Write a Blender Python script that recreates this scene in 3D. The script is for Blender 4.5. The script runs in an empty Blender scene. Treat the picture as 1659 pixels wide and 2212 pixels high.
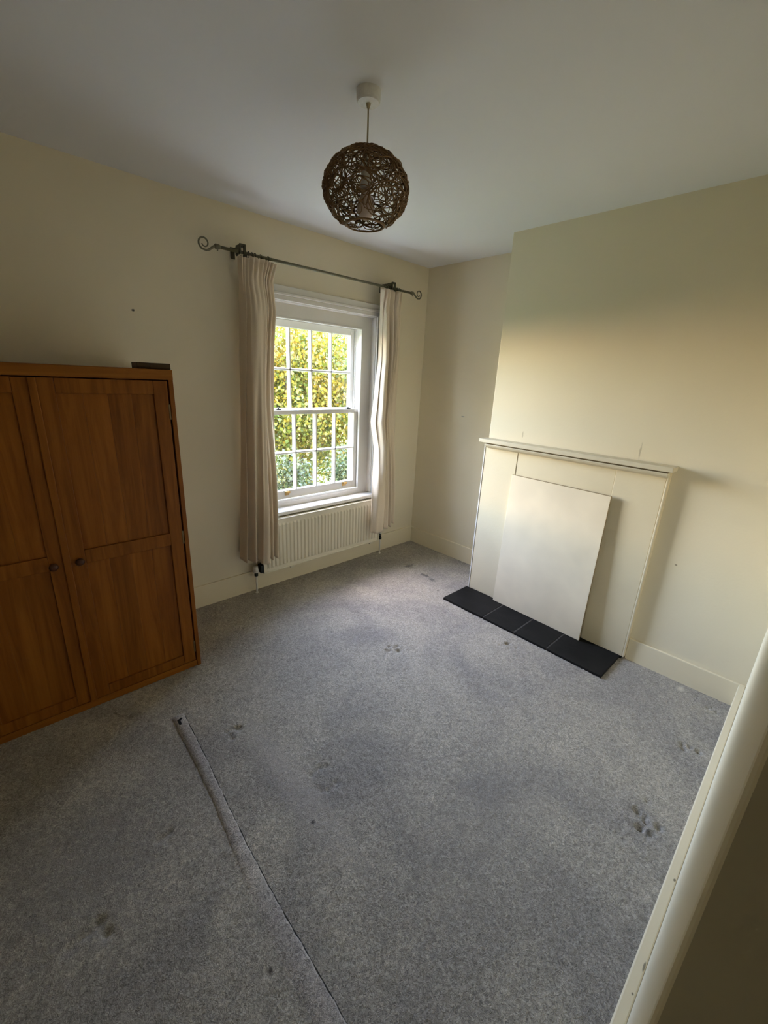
import bpy, bmesh, math, random
import numpy as np
from mathutils import Vector, Matrix

random.seed(7)
rng = np.random.default_rng(7)
scene = bpy.context.scene
COL = scene.collection

# ------------------------------------------------------------------ camera
CAM = Vector((-3.0424, -2.7379, 1.5803))
YAW, PITCH, ROLL = math.radians(44.001), math.radians(-17.567), math.radians(2.788)
FPX = 909.1
fw = Vector((math.sin(YAW) * math.cos(PITCH), math.cos(YAW) * math.cos(PITCH), math.sin(PITCH)))
r0 = fw.cross(Vector((0, 0, 1))).normalized()
u0 = r0.cross(fw)
rr = math.cos(ROLL) * r0 + math.sin(ROLL) * u0
uu = -math.sin(ROLL) * r0 + math.cos(ROLL) * u0
cd = bpy.data.cameras.new('camera')
cd.sensor_fit = 'HORIZONTAL'
cd.sensor_width = 36.0
cd.lens = FPX / 1659 * 36.0
cd.clip_start = 0.005
cd.clip_end = 200
cam = bpy.data.objects.new('camera', cd)
m = Matrix((rr, uu, -fw)).transposed().to_4x4()
m.translation = CAM
cam.matrix_world = m
COL.objects.link(cam)
scene.camera = cam

# ------------------------------------------------------------------ sky, sun, exposure
SKY_STR, SKY_TINT = 3.0, (1.11, 0.918, 0.82)
EXPOSURE = 1.64
world = bpy.data.worlds.new('sky')
scene.world = world
world.use_nodes = True
wn, wl = world.node_tree.nodes, world.node_tree.links
sky = wn.new('ShaderNodeTexSky')
sky.sky_type = 'NISHITA'
sky.sun_disc = False                      # the sun itself is veiled by cloud, ahead and to the wardrobe side
sky.sun_elevation = math.radians(60)
sky.sun_rotation = math.radians(-20)
sky.air_density = 1.0
sky.dust_density = 0.35
sky.ozone_density = 1.0
wt = wn.new('ShaderNodeMix'); wt.data_type = 'RGBA'; wt.blend_type = 'MULTIPLY'; wt.inputs['Factor'].default_value = 1.0
wl.new(sky.outputs[0], wt.inputs['A']); wt.inputs['B'].default_value = (*SKY_TINT, 1)
bg = wn['Background']
wl.new(wt.outputs['Result'], bg.inputs[0])
bg.inputs[1].default_value = SKY_STR

# sampling portal filling the window opening: it emits nothing, it only tells the renderer where daylight comes in
pd = bpy.data.lights.new('window_portal', 'AREA')
pd.shape = 'RECTANGLE'
pd.size, pd.size_y = 0.90, 1.36
pd.cycles.is_portal = True
portal = bpy.data.objects.new('window_portal', pd)
portal.location = (-1.111, 0.235, 1.295)
portal.rotation_euler = (math.radians(-90), 0, 0)
COL.objects.link(portal)

vs = scene.view_settings
vs.view_transform = 'Standard'
vs.look = 'None'
vs.exposure = EXPOSURE
vs.gamma = 1.0
vs.use_curve_mapping = False
cy = scene.cycles
cy.use_denoising = True
cy.max_bounces = 7
cy.diffuse_bounces = 5
cy.glossy_bounces = 3
cy.use_adaptive_sampling = True
cy.adaptive_threshold = 0.045
cy.adaptive_min_samples = 24
cy.transparent_max_bounces = 16
cy.caustics_reflective = False
cy.caustics_refractive = False
cy.sample_clamp_indirect = 12.0

# ------------------------------------------------------------------ materials
def new_mat(name):
    mt = bpy.data.materials.new(name)
    mt.use_nodes = True
    nt = mt.node_tree
    return mt, nt, nt.nodes, nt.links, nt.nodes['Principled BSDF']

def paint(name, col, rough=0.6, var=0.04, scale=2.0, bump=0.05, bscale=60.0, spots=(), coords='world', spec=0.3):
    """painted plaster or wood: a little tone variation, a little relief, marks with a shape of their own"""
    mt, nt, N, L, B = new_mat(name)
    if coords == 'world':
        pos = N.new('ShaderNodeNewGeometry').outputs['Position']
    else:
        pos = N.new('ShaderNodeTexCoord').outputs['Object']
    n1 = N.new('ShaderNodeTexNoise'); n1.inputs['Scale'].default_value = scale; n1.inputs['Detail'].default_value = 2
    L.new(pos, n1.inputs['Vector'])
    rmp = N.new('ShaderNodeValToRGB')
    rmp.color_ramp.elements[0].position = 0.25
    rmp.color_ramp.elements[1].position = 0.75
    rmp.color_ramp.elements[0].color = (*[c * (1 - var) for c in col], 1)
    rmp.color_ramp.elements[1].color = (*[min(1, c * (1 + var)) for c in col], 1)
    L.new(n1.outputs['Fac'], rmp.inputs['Fac'])
    out = rmp.outputs['Color']
    if spots:
        nz = N.new('ShaderNodeTexNoise'); nz.inputs['Scale'].default_value = 45; nz.inputs['Detail'].default_value = 1
        L.new(pos, nz.inputs['Vector'])
    for (c, r, sc, a) in spots:
        sub = N.new('ShaderNodeVectorMath'); sub.operation = 'SUBTRACT'
        L.new(pos, sub.inputs[0]); sub.inputs[1].default_value = c
        dv = N.new('ShaderNodeVectorMath'); dv.operation = 'DIVIDE'
        L.new(sub.outputs[0], dv.inputs[0]); dv.inputs[1].default_value = r
        ln = N.new('ShaderNodeVectorMath'); ln.operation = 'LENGTH'
        L.new(dv.outputs[0], ln.inputs[0])
        ad = N.new('ShaderNodeMath'); ad.operation = 'MULTIPLY_ADD'
        L.new(nz.outputs['Fac'], ad.inputs[0]); ad.inputs[1].default_value = 1.6
        L.new(ln.outputs['Value'], ad.inputs[2])
        mr = N.new('ShaderNodeMapRange')
        mr.inputs['From Min'].default_value = 1.25; mr.inputs['From Max'].default_value = 1.9
        mr.inputs['To Min'].default_value = a; mr.inputs['To Max'].default_value = 0
        L.new(ad.outputs[0], mr.inputs['Value'])
        mx = N.new('ShaderNodeMix'); mx.data_type = 'RGBA'
        L.new(mr.outputs[0], mx.inputs['Factor']); L.new(out, mx.inputs['A']); mx.inputs['B'].default_value = (*sc, 1)
        out = mx.outputs['Result']
    L.new(out, B.inputs['Base Color'])
    B.inputs['Roughness'].default_value = rough
    B.inputs['Specular IOR Level'].default_value = spec
    if bump:
        n2 = N.new('ShaderNodeTexNoise'); n2.inputs['Scale'].default_value = bscale; n2.inputs['Detail'].default_value = 1
        L.new(pos, n2.inputs['Vector'])
        bp = N.new('ShaderNodeBump'); bp.inputs['Strength'].default_value = bump; bp.inputs['Distance'].default_value = 0.01
        L.new(n2.outputs['Fac'], bp.inputs['Height']); L.new(bp.outputs[0], B.inputs['Normal'])
    return mt

def wood(name, dark, light, rough=0.42, axis='z'):
    mt, nt, N, L, B = new_mat(name)
    tc = N.new('ShaderNodeTexCoord')
    oi = N.new('ShaderNodeObjectInfo')
    mp = N.new('ShaderNodeMapping')
    sc = {'z': (26, 26, 1.6), 'x': (1.6, 26, 26), 'y': (26, 1.6, 26)}[axis]
    mp.inputs['Scale'].default_value = sc
    L.new(tc.outputs['Object'], mp.inputs['Vector'])
    ad = N.new('ShaderNodeVectorMath'); ad.operation = 'MULTIPLY_ADD'
    cb = N.new('ShaderNodeCombineXYZ')
    for k in range(3): L.new(oi.outputs['Random'], cb.inputs[k])
    L.new(cb.outputs[0], ad.inputs[0]); ad.inputs[1].default_value = (37, 23, 11); L.new(mp.outputs[0], ad.inputs[2])
    n1 = N.new('ShaderNodeTexNoise'); n1.inputs['Scale'].default_value = 1.0; n1.inputs['Detail'].default_value = 7
    n1.inputs['Roughness'].default_value = 0.62; n1.inputs['Distortion'].default_value = 1.1
    L.new(ad.outputs[0], n1.inputs['Vector'])
    rp = N.new('ShaderNodeValToRGB')
    rp.color_ramp.elements[0].position = 0.3; rp.color_ramp.elements[1].position = 0.72
    rp.color_ramp.elements[0].color = (*dark, 1); rp.color_ramp.elements[1].color = (*light, 1)
    L.new(n1.outputs['Fac'], rp.inputs['Fac'])
    hs = N.new('ShaderNodeHueSaturation')
    mr = N.new('ShaderNodeMapRange'); mr.inputs['To Min'].default_value = 0.90; mr.inputs['To Max'].default_value = 1.08
    L.new(oi.outputs['Random'], mr.inputs['Value']); L.new(mr.outputs[0], hs.inputs['Value'])
    L.new(rp.outputs['Color'], hs.inputs['Color'])
    L.new(hs.outputs['Color'], B.inputs['Base Color'])
    B.inputs['Roughness'].default_value = rough
    B.inputs['Specular IOR Level'].default_value = 0.18
    bp = N.new('ShaderNodeBump'); bp.inputs['Strength'].default_value = 0.12; bp.inputs['Distance'].default_value = 0.004
    L.new(n1.outputs['Fac'], bp.inputs['Height']); L.new(bp.outputs[0], B.inputs['Normal'])
    return mt

def carpet_mat(name, col, spots=()):
    mt, nt, N, L, B = new_mat(name)
    pos = N.new('ShaderNodeNewGeometry').outputs['Position']
    def noise(scale, det, dist=0.0):
        n = N.new('ShaderNodeTexNoise'); n.inputs['Scale'].default_value = scale; n.inputs['Detail'].default_value = det
        n.inputs['Distortion'].default_value = dist
        L.new(pos, n.inputs['Vector']); return n
    fine, mid, big = noise(170, 2, 1.0), noise(30, 3, 2.0), noise(1.9, 2, 1.2)
    def ramp(n, a, b, p0, p1):
        r = N.new('ShaderNodeValToRGB')
        r.color_ramp.elements[0].position = p0; r.color_ramp.elements[1].position = p1
        r.color_ramp.elements[0].color = (*a, 1); r.color_ramp.elements[1].color = (*b, 1)
        L.new(n.outputs['Fac'], r.inputs['Fac']); return r.outputs['Color']
    def mul(a, b):
        mx = N.new('ShaderNodeMix'); mx.data_type = 'RGBA'; mx.blend_type = 'MULTIPLY'; mx.inputs['Factor'].default_value = 1
        L.new(a, mx.inputs['A']); L.new(b, mx.inputs['B']); return mx.outputs['Result']
    c = ramp(fine, [x * 0.64 for x in col], [x * 1.36 for x in col], 0.32, 0.70)
    c = mul(c, ramp(mid, (0.78, 0.78, 0.77), (1.20, 1.20, 1.20), 0.3, 0.7))
    c = mul(c, ramp(big, (0.83, 0.83, 0.86), (1.16, 1.15, 1.11), 0.34, 0.66))
    for (cx, cyy, rx, ry, sc, a) in spots:
        sub = N.new('ShaderNodeVectorMath'); sub.operation = 'SUBTRACT'
        L.new(pos, sub.inputs[0]); sub.inputs[1].default_value = (cx, cyy, 0)
        dv = N.new('ShaderNodeVectorMath'); dv.operation = 'DIVIDE'
        L.new(sub.outputs[0], dv.inputs[0]); dv.inputs[1].default_value = (rx, ry, 1)
        ln = N.new('ShaderNodeVectorMath'); ln.operation = 'LENGTH'
        L.new(dv.outputs[0], ln.inputs[0])
        ad = N.new('ShaderNodeMath'); ad.operation = 'MULTIPLY_ADD'
        L.new(mid.outputs['Fac'], ad.inputs[0]); ad.inputs[1].default_value = 1.8; L.new(ln.outputs['Value'], ad.inputs[2])
        mr = N.new('ShaderNodeMapRange'); mr.inputs['From Min'].default_value = 1.2; mr.inputs['From Max'].default_value = 2.1
        mr.inputs['To Min'].default_value = a; mr.inputs['To Max'].default_value = 0
        L.new(ad.outputs[0], mr.inputs['Value'])
        mx = N.new('ShaderNodeMix'); mx.data_type = 'RGBA'
        L.new(mr.outputs[0], mx.inputs['Factor']); L.new(c, mx.inputs['A']); mx.inputs['B'].default_value = (*sc, 1)
        c = mx.outputs['Result']
    L.new(c, B.inputs['Base Color'])
    B.inputs['Roughness'].default_value = 0.95
    B.inputs['Specular IOR Level'].default_value = 0.05
    B.inputs['Sheen Weight'].default_value = 0.15
    B.inputs['Sheen Roughness'].default_value = 0.6
    bp = N.new('ShaderNodeBump'); bp.inputs['Strength'].default_value = 0.55; bp.inputs['Distance'].default_value = 0.006
    L.new(fine.outputs['Fac'], bp.inputs['Height']); L.new(bp.outputs[0], B.inputs['Normal'])
    return mt

def simple(name, col, rough=0.5, metal=0.0, spec=0.4, bump=0.0, bscale=80):
    mt, nt, N, L, B = new_mat(name)
    tc = N.new('ShaderNodeTexCoord')
    n = N.new('ShaderNodeTexNoise'); n.inputs['Scale'].default_value = bscale; n.inputs['Detail'].default_value = 3
    L.new(tc.outputs['Object'], n.inputs['Vector'])
    r = N.new('ShaderNodeValToRGB')
    r.color_ramp.elements[0].color = (*[c * 0.85 for c in col], 1); r.color_ramp.elements[1].color = (*[min(1, c * 1.12) for c in col], 1)
    L.new(n.outputs['Fac'], r.inputs['Fac']); L.new(r.outputs['Color'], B.inputs['Base Color'])
    B.inputs['Roughness'].default_value = rough; B.inputs['Metallic'].default_value = metal
    B.inputs['Specular IOR Level'].default_value = spec
    if bump:
        bp = N.new('ShaderNodeBump'); bp.inputs['Strength'].default_value = bump; bp.inputs['Distance'].default_value = 0.005
        L.new(n.outputs['Fac'], bp.inputs['Height']); L.new(bp.outputs[0], B.inputs['Normal'])
    return mt

def fabric(name, col):
    mt, nt, N, L, B = new_mat(name)
    tc = N.new('ShaderNodeTexCoord')
    n = N.new('ShaderNodeTexNoise'); n.inputs['Scale'].default_value = 320; n.inputs['Detail'].default_value = 2
    L.new(tc.outputs['Object'], n.inputs['Vector'])
    r = N.new('ShaderNodeValToRGB')
    r.color_ramp.elements[0].color = (*[c * 0.85 for c in col], 1); r.color_ramp.elements[1].color = (*[min(1, c * 1.1) for c in col], 1)
    L.new(n.outputs['Fac'], r.inputs['Fac'])
    B.inputs['Roughness'].default_value = 0.85; B.inputs['Specular IOR Level'].default_value = 0.15
    B.inputs['Sheen Weight'].default_value = 0.2
    L.new(r.outputs['Color'], B.inputs['Base Color'])
    tr = N.new('ShaderNodeBsdfTranslucent'); L.new(r.outputs['Color'], tr.inputs['Color'])
    mx = N.new('ShaderNodeMixShader'); mx.inputs[0].default_value = 0.12
    L.new(B.outputs[0], mx.inputs[1]); L.new(tr.outputs[0], mx.inputs[2])
    L.new(mx.outputs[0], N['Material Output'].inputs['Surface'])
    return mt

def leaf_mat(name, ramp_cols, trans=0.35):
    mt, nt, N, L, B = new_mat(name)
    g = N.new('ShaderNodeNewGeometry')
    ns = N.new('ShaderNodeTexNoise'); ns.inputs['Scale'].default_value = 1.3; ns.inputs['Detail'].default_value = 2
    L.new(g.outputs['Position'], ns.inputs['Vector'])
    md = N.new('ShaderNodeMath'); md.operation = 'MULTIPLY_ADD'
    L.new(ns.outputs['Fac'], md.inputs[0]); md.inputs[1].default_value = 1.3
    sb = N.new('ShaderNodeMath'); sb.operation = 'MULTIPLY_ADD'
    L.new(g.outputs['Random Per Island'], sb.inputs[0]); sb.inputs[1].default_value = 0.6; sb.inputs[2].default_value = -0.45
    L.new(sb.outputs[0], md.inputs[2])
    r = N.new('ShaderNodeValToRGB')
    el = r.color_ramp.elements
    while len(el) < len(ramp_cols): el.new(0.5)
    for i, c in enumerate(ramp_cols):
        el[i].position = i / (len(ramp_cols) - 1); el[i].color = (*c, 1)
    L.new(md.outputs[0], r.inputs['Fac'])
    L.new(r.outputs['Color'], B.inputs['Base Color'])
    B.inputs['Roughness'].default_value = 0.5
    tr = N.new('ShaderNodeBsdfTranslucent'); L.new(r.outputs['Color'], tr.inputs['Color'])
    mx = N.new('ShaderNodeMixShader'); mx.inputs[0].default_value = trans
    L.new(B.outputs[0], mx.inputs[1]); L.new(tr.outputs[0], mx.inputs[2])
    L.new(mx.outputs[0], N['Material Output'].inputs['Surface'])
    return mt

WALLC = (0.79, 0.71, 0.54)
M = {}
M['wall'] = paint('cream_wall_paint', WALLC, 0.75, 0.03, 1.6, 0, spec=0.2)
M['wall_back'] = paint('cream_wall_paint_marked', WALLC, 0.75, 0.03, 1.6, 0, spec=0.2, spots=[
    ((-2.341, 0, 1.867), (0.011, 0.05, 0.007), (0.03, 0.025, 0.02), 0.95)])
M['wall_right'] = paint('cream_chimney_paint', WALLC, 0.75, 0.03, 1.6, 0.04, 90, spec=0.2, spots=[
    ((-0.368, -1.289, 1.262), (0.05, 0.006, 0.022), (0.42, 0.36, 0.23), 0.6),
    ((-0.368, -2.015, 1.255), (0.05, 0.005, 0.050), (0.40, 0.35, 0.23), 0.6),
    ((-0.368, -2.317, 0.672), (0.05, 0.006, 0.006), (0.25, 0.20, 0.12), 0.8)])
M['wall_side'] = paint('cream_alcove_paint', WALLC, 0.75, 0.03, 1.6, 0, spec=0.2, spots=[
    ((0, -0.508, 1.30), (0.05, 0.020, 0.006), (0.25, 0.24, 0.24), 0.7)])
M['ceiling'] = paint('ceiling_paint', (0.775, 0.775, 0.79), 0.8, 0.02, 1.1, 0, 120, spec=0.15)
M['skirt'] = paint('cream_gloss_paint', (0.82, 0.73, 0.54), 0.42, 0.03, 3, 0.03, 40, spots=[
    ((-1.72, -2.745, 0.14), (0.005, 0.003, 0.02), (0.12, 0.09, 0.05), 0.8),
    ((-2.02, -2.746, 0.14), (0.016, 0.0022, 0.02), (0.12, 0.09, 0.05), 0.7),
    ((-2.10, -2.743, 0.14), (0.004, 0.003, 0.02), (0.12, 0.09, 0.05), 0.8),
    ((-2.22, -2.742, 0.14), (0.018, 0.004, 0.02), (0.12, 0.09, 0.05), 0.6),
])
M['surround'] = paint('fireplace_paint', (0.76, 0.665, 0.475), 0.6, 0.05, 3, 0.06, 50, spec=0.25)
M['mantel'] = paint('mantel_paint', (0.70, 0.63, 0.48), 0.5, 0.06, 9, 0.08, 60)
M['white'] = paint('window_gloss_white', (0.80, 0.775, 0.725), 0.35, 0.02, 5, 0.02, 60)
M['board'] = paint('board_paint', (0.83, 0.72, 0.54), 0.7, 0.07, 4.5, 0.03, 70, spec=0.2)
M['rad'] = paint('radiator_enamel', (0.82, 0.76, 0.61), 0.4, 0.02, 4, 0.0)
M['carpet'] = carpet_mat('grey_carpet', (0.360, 0.330, 0.288), spots=[
    (-0.47, -0.437, 0.055, 0.035, (0.09, 0.085, 0.08), 0.8),
    (-0.50, -0.66, 0.03, 0.05, (0.08, 0.08, 0.08), 0.8),
    (-0.52, -0.74, 0.025, 0.045, (0.08, 0.08, 0.08), 0.8),
    (-0.63, -0.90, 0.012, 0.012, (0.05, 0.04, 0.035), 0.9),
    (-0.439, -2.504, 0.028, 0.018, (0.60, 0.55, 0.45), 0.9),
    (-0.60, -2.45, 0.006, 0.016, (0.55, 0.50, 0.42), 0.6),
    (-2.37, -1.60, 0.07, 0.42, (0.46, 0.42, 0.385), 0.45),
    (-3.02, -1.42, 0.26, 0.30, (0.25, 0.235, 0.235), 0.45),
    (-1.9, -2.2, 0.5, 0.28, (0.27, 0.25, 0.23), 0.35),
    (-2.401, -1.772, 0.008, 0.010, (0.05, 0.045, 0.04), 0.9),
    (-2.72, -2.04, 0.006, 0.007, (0.05, 0.045, 0.04), 0.9),
    (-1.48, -2.63, 0.015, 0.008, (0.06, 0.055, 0.05), 0.7),
])
M['strip'] = carpet_mat('worn_carpet', (0.42, 0.385, 0.355))
M['oak'] = wood('oak_upright', (0.19, 0.055, 0.006), (0.36, 0.125, 0.016))
M['oak_x'] = wood('oak_rail', (0.22, 0.067, 0.008), (0.39, 0.145, 0.020), axis='x')
M['oak_dark'] = wood('dark_block', (0.045, 0.027, 0.011), (0.085, 0.05, 0.02), axis='x')
M['knob'] = simple('knob_wood', (0.07, 0.022, 0.007), 0.35)
M['gap'] = simple('dark_recess', (0.012, 0.009, 0.007), 0.9)
M['joint'] = simple('joint_shadow', (0.05, 0.046, 0.042), 0.95)
M['gap_brown'] = simple('brown_recess', (0.16, 0.125, 0.075), 0.9)
M['slate'] = paint('black_slate', (0.0135, 0.0128, 0.012), 0.66, 0.35, 6, 0.10, 30, spec=0.15)
M['grout'] = simple('grout', (0.060, 0.054, 0.048), 0.95)
M['iron'] = simple('painted_iron', (0.19, 0.175, 0.115), 0.55, 0.3)
M['iron_dark'] = simple('dark_iron', (0.075, 0.07, 0.042), 0.55, 0.3)
M['curtain'] = fabric('cream_curtain', (0.83, 0.71, 0.55))
M['lining'] = fabric('pale_lining', (0.74, 0.68, 0.58))
M['rattan'] = simple('brown_vine', (0.21, 0.115, 0.045), 0.6, bump=0.3, bscale=120)
M['plastic'] = simple('white_plastic', (0.72, 0.70, 0.65), 0.4)
M['cord'] = simple('cream_cord', (0.42, 0.36, 0.24), 0.6)
M['bulb'] = simple('bulb_glass', (0.62, 0.50, 0.42), 0.3)
M['brass'] = simple('brass', (0.62, 0.40, 0.16), 0.25, 1.0)
M['hinge'] = simple('dull_brass', (0.20, 0.13, 0.06), 0.5, 0.6)
M['valve'] = simple('dark_metal', (0.045, 0.05, 0.04), 0.4, 0.6)
M['bark'] = simple('bark', (0.10, 0.07, 0.045), 0.9, bump=0.5, bscale=20)
M['grass'] = paint('garden_grass', (0.10, 0.15, 0.04), 0.9, 0.3, 1.5, 0.2, 10)
M['brickwall'] = paint('outer_render', (0.62, 0.58, 0.50), 0.8, 0.05, 4, 0.1, 30)
M['hall'] = paint('hall_paint', (0.22, 0.19, 0.14), 0.8, 0.03, 2, 0.03, 60)

mt, nt, N, L, B = new_mat('window_glass')
N.remove(B)
tp = N.new('ShaderNodeBsdfTransparent'); tp.inputs[0].default_value = (0.97, 0.985, 0.98, 1)
gl = N.new('ShaderNodeBsdfGlossy'); gl.inputs['Roughness'].default_value = 0.02
lw = N.new('ShaderNodeLayerWeight'); lw.inputs['Blend'].default_value = 0.5
pw = N.new('ShaderNodeMath'); pw.operation = 'POWER'; L.new(lw.outputs['Facing'], pw.inputs[0]); pw.inputs[1].default_value = 5.0
fr = N.new('ShaderNodeMath'); fr.operation = 'MULTIPLY_ADD'; L.new(pw.outputs[0], fr.inputs[0]); fr.inputs[1].default_value = 0.9; fr.inputs[2].default_value = 0.03
mx = N.new('ShaderNodeMixShader')
L.new(fr.outputs[0], mx.inputs[0]); L.new(tp.outputs[0], mx.inputs[1]); L.new(gl.outputs[0], mx.inputs[2])
L.new(mx.outputs[0], N['Material Output'].inputs['Surface'])
M['glass'] = mt

# ------------------------------------------------------------------ builders
def tag(o, label=None, cat=None, group=None, kind=None):
    if label: o['label'] = label
    if cat: o['category'] = cat
    if group: o['group'] = group
    if kind: o['kind'] = kind
    return o

def link(name, me, mat, parent=None, smooth=False):
    o = bpy.data.objects.new(name, me)
    COL.objects.link(o)
    if mat is not None: me.materials.append(M[mat] if isinstance(mat, str) else mat)
    if parent is not None: o.parent = parent
    if smooth:
        for p in me.polygons: p.use_smooth = True
    return o

def empty(name, loc=(0, 0, 0)):
    o = bpy.data.objects.new(name, None)
    o.empty_display_size = 0.1
    o.location = loc
    COL.objects.link(o)
    return o

class MB:
    """collects shapes into one bmesh; origin = position of the finished object relative to its parent"""
    def __init__(s): s.bm = bmesh.new()
    def box(s, x0, x1, y0, y1, z0, z1, bev=0.0, seg=2):
        r = bmesh.ops.create_cube(s.bm, size=1)
        vs_ = r['verts']
        for v in vs_:
            v.co = Vector((x0 + (v.co.x + .5) * (x1 - x0), y0 + (v.co.y + .5) * (y1 - y0), z0 + (v.co.z + .5) * (z1 - z0)))
        if bev:
            es = list({e for v in vs_ for e in v.link_edges})
            bmesh.ops.bevel(s.bm, geom=es, offset=bev, segments=seg, affect='EDGES', profile=0.5)
        return s
    def quadprism(s, pts, axis, a0, a1):
        """extrude a 2-d outline (in the two other axes, in order) along axis"""
        vs0, vs1 = [], []
        for (p, q) in pts:
            for lst, a in ((vs0, a0), (vs1, a1)):
                c = {'x': (a, p, q), 'y': (p, a, q), 'z': (p, q, a)}[axis]
                lst.append(s.bm.verts.new(c))
        n = len(pts)
        s.bm.faces.new(vs0); s.bm.faces.new(list(reversed(vs1)))
        for i in range(n):
            s.bm.faces.new((vs0[i], vs1[i], vs1[(i + 1) % n], vs0[(i + 1) % n]))
        return s
    def lathe(s, prof, c=(0, 0, 0), axis='z', n=24):
        rings = []
        for (r, h) in prof:
            ring = []
            for k in range(n):
                a = 2 * math.pi * k / n
                p = (r * math.cos(a), r * math.sin(a), h)
                if axis == 'x': p = (p[2], p[0], p[1])
                if axis == 'y': p = (p[0], p[2], p[1])
                ring.append(s.bm.verts.new(Vector(p) + Vector(c)))
            rings.append(ring)
        for i in range(len(rings) - 1):
            for k in range(n):
                s.bm.faces.new((rings[i][k], rings[i][(k + 1) % n], rings[i + 1][(k + 1) % n], rings[i + 1][k]))
        s.bm.faces.new(list(reversed(rings[0]))); s.bm.faces.new(rings[-1])
        return s
    def tube(s, pts, r, n=8, closed=False):
        pts = [Vector(p) for p in pts]
        m_ = len(pts); rings = []
        rad = [float(q) for q in r] if hasattr(r, '__len__') else [float(r)] * m_
        up = None
        for i in range(m_):
            if closed: t = pts[(i + 1) % m_] - pts[i - 1]
            else: t = pts[min(i + 1, m_ - 1)] - pts[max(i - 1, 0)]
            t.normalize()
            if up is None:
                up = t.orthogonal().normalized()
            else:
                up = (up - t * up.dot(t))
                up = up.normalized() if up.length > 1e-6 else t.orthogonal().normalized()
            b = t.cross(up)
            rings.append([s.bm.verts.new(pts[i] + rad[i] * (math.cos(2 * math.pi * k / n) * up + math.sin(2 * math.pi * k / n) * b)) for k in range(n)])
        for i in range(m_ if closed else m_ - 1):
            a, c = rings[i], rings[(i + 1) % m_]
            for k in range(n):
                s.bm.faces.new((a[k], a[(k + 1) % n], c[(k + 1) % n], c[k]))
        if not closed:
            s.bm.faces.new(list(reversed(rings[0]))); s.bm.faces.new(rings[-1])
        return s
    def build(s, name, mat, parent=None, smooth=False, origin=None):
        bmesh.ops.recalc_face_normals(s.bm, faces=s.bm.faces)
        me = bpy.data.meshes.new(name)
        if origin is not None:
            bmesh.ops.translate(s.bm, verts=s.bm.verts, vec=-Vector(origin))
        s.bm.to_mesh(me); s.bm.free()
        o = link(name, me, mat, parent, smooth)
        if origin is not None: o.location = origin
        return o

def struct(o, label, cat):
    return tag(o, label, cat, kind='structure')

# ------------------------------------------------------------------ room shell
H = 2.5
XL, XR, XC = -3.75, 0.0, -0.368          # left wall, alcove wall, chimney breast face
YA, YN = -1.027, -2.751                  # chimney breast corner, near wall face
NT = 0.13                                # near wall thickness
WX0, WX1, WZ0, WZ1 = -1.637, -0.585, 0.567, 2.045
DX0, DX1, DZ = -3.56, -2.790, 2.03       # doorway the camera stands in

b = MB()
b.box(XL - .3, WX0, 0, .215, -.1, 2.7).box(WX1, .3, 0, .215, -.1, 2.7)
b.box(WX0, WX1, 0, .215, -.1, WZ0).box(WX0, WX1, 0, .215, WZ1, 2.7)
struct(b.build('wall_back', 'wall_back'), 'cream plaster wall holding the sash window', 'wall')
struct(MB().box(XR, .3, -3.2, 0, -.1, 2.7).build('wall_side', 'wall_side'), 'cream alcove wall between the window wall and the chimney breast', 'wall')
struct(MB().box(XC, -.001, -3.0, YA, -.1, 2.6, bev=.004).build('wall_right', 'wall_right'), 'cream chimney breast wall behind the fireplace', 'wall')
struct(MB().box(XL - .3, XL, -4.2, 0, -.1, 2.7).build('wall_left', 'wall'), 'cream wall beyond the wardrobe side of the room', 'wall')
b = MB()
b.box(DX1, XC + .05, YN - NT, YN, -.1, 2.6, bev=.0025, seg=2).box(XL, DX0, YN - NT, YN, -.1, 2.6).box(DX0, DX1, YN - NT, YN, DZ, 2.6)
struct(b.build('wall_near', 'wall'), 'cream wall pierced by the doorway nearest the viewer', 'wall')
b = MB()
b.box(XL, .3, -4.2, -4.1, -.1, 2.7).box(-2.2, -2.1, -4.1, YN - NT, -.1, 2.6)
struct(b.build('wall_hall', 'hall'), 'dim landing wall behind the doorway', 'wall')
struct(MB().box(XL - .3, .3, -4.2, .3, H, 2.7).build('ceiling', 'ceiling'), 'plain off-white plaster ceiling', 'ceiling')

M['lining_shade'] = paint('shaded_lining_paint', (0.50, 0.435, 0.30), 0.6, 0.05, 5, 0.04, 40)  # darker than the wall paint: shade on the jamb put into the colour
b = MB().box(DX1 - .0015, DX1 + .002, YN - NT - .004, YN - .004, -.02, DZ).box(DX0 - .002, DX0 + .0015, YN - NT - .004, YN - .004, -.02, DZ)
struct(b.build('trim_1', 'lining_shade'), 'door lining inside the doorway with jamb shade painted in', 'door lining')

# carpet: a fine sheet with furniture dents pressed into it
dents = []
def dent(cx, cyy, n, spread, sg, dep):
    for k in range(n):
        a = random.uniform(0, 6.28); q = spread * random.uniform(.35, 1)
        dents.append((cx + q * math.cos(a), cyy + q * math.sin(a), sg * random.uniform(.55, .85), 1.5 * dep * random.uniform(.5, 1.3)))
def ring_dent(cx, cyy, rad, a0, a1, n, sg, dep):
    for k in range(n):
        a = math.radians(a0 + (a1 - a0) * k / (n - 1))
        dents.append((cx + rad * math.cos(a), cyy + rad * math.sin(a), sg * .7, 1.2 * dep * random.uniform(.1, 1.2)))
dent(-2.431, -1.19, 7, .045, .010, .009)
ring_dent(-2.265, -1.655, .055, 20, 300, 12, .010, .008)
dent(-1.437, -1.218, 6, .055, .011, .008)
dent(-1.39, -1.235, 4, .045, .010, .007)
dent(-0.845, -1.66, 7, .055, .010, .007)
dent(-1.463, -2.629, 8, .05, .010, .010)
dent(-1.40, -2.60, 5, .06, .010, .008)
dent(-0.901, -2.645, 6, .045, .010, .008)
dent(-0.50, -0.66, 5, .06, .014, .006)
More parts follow.
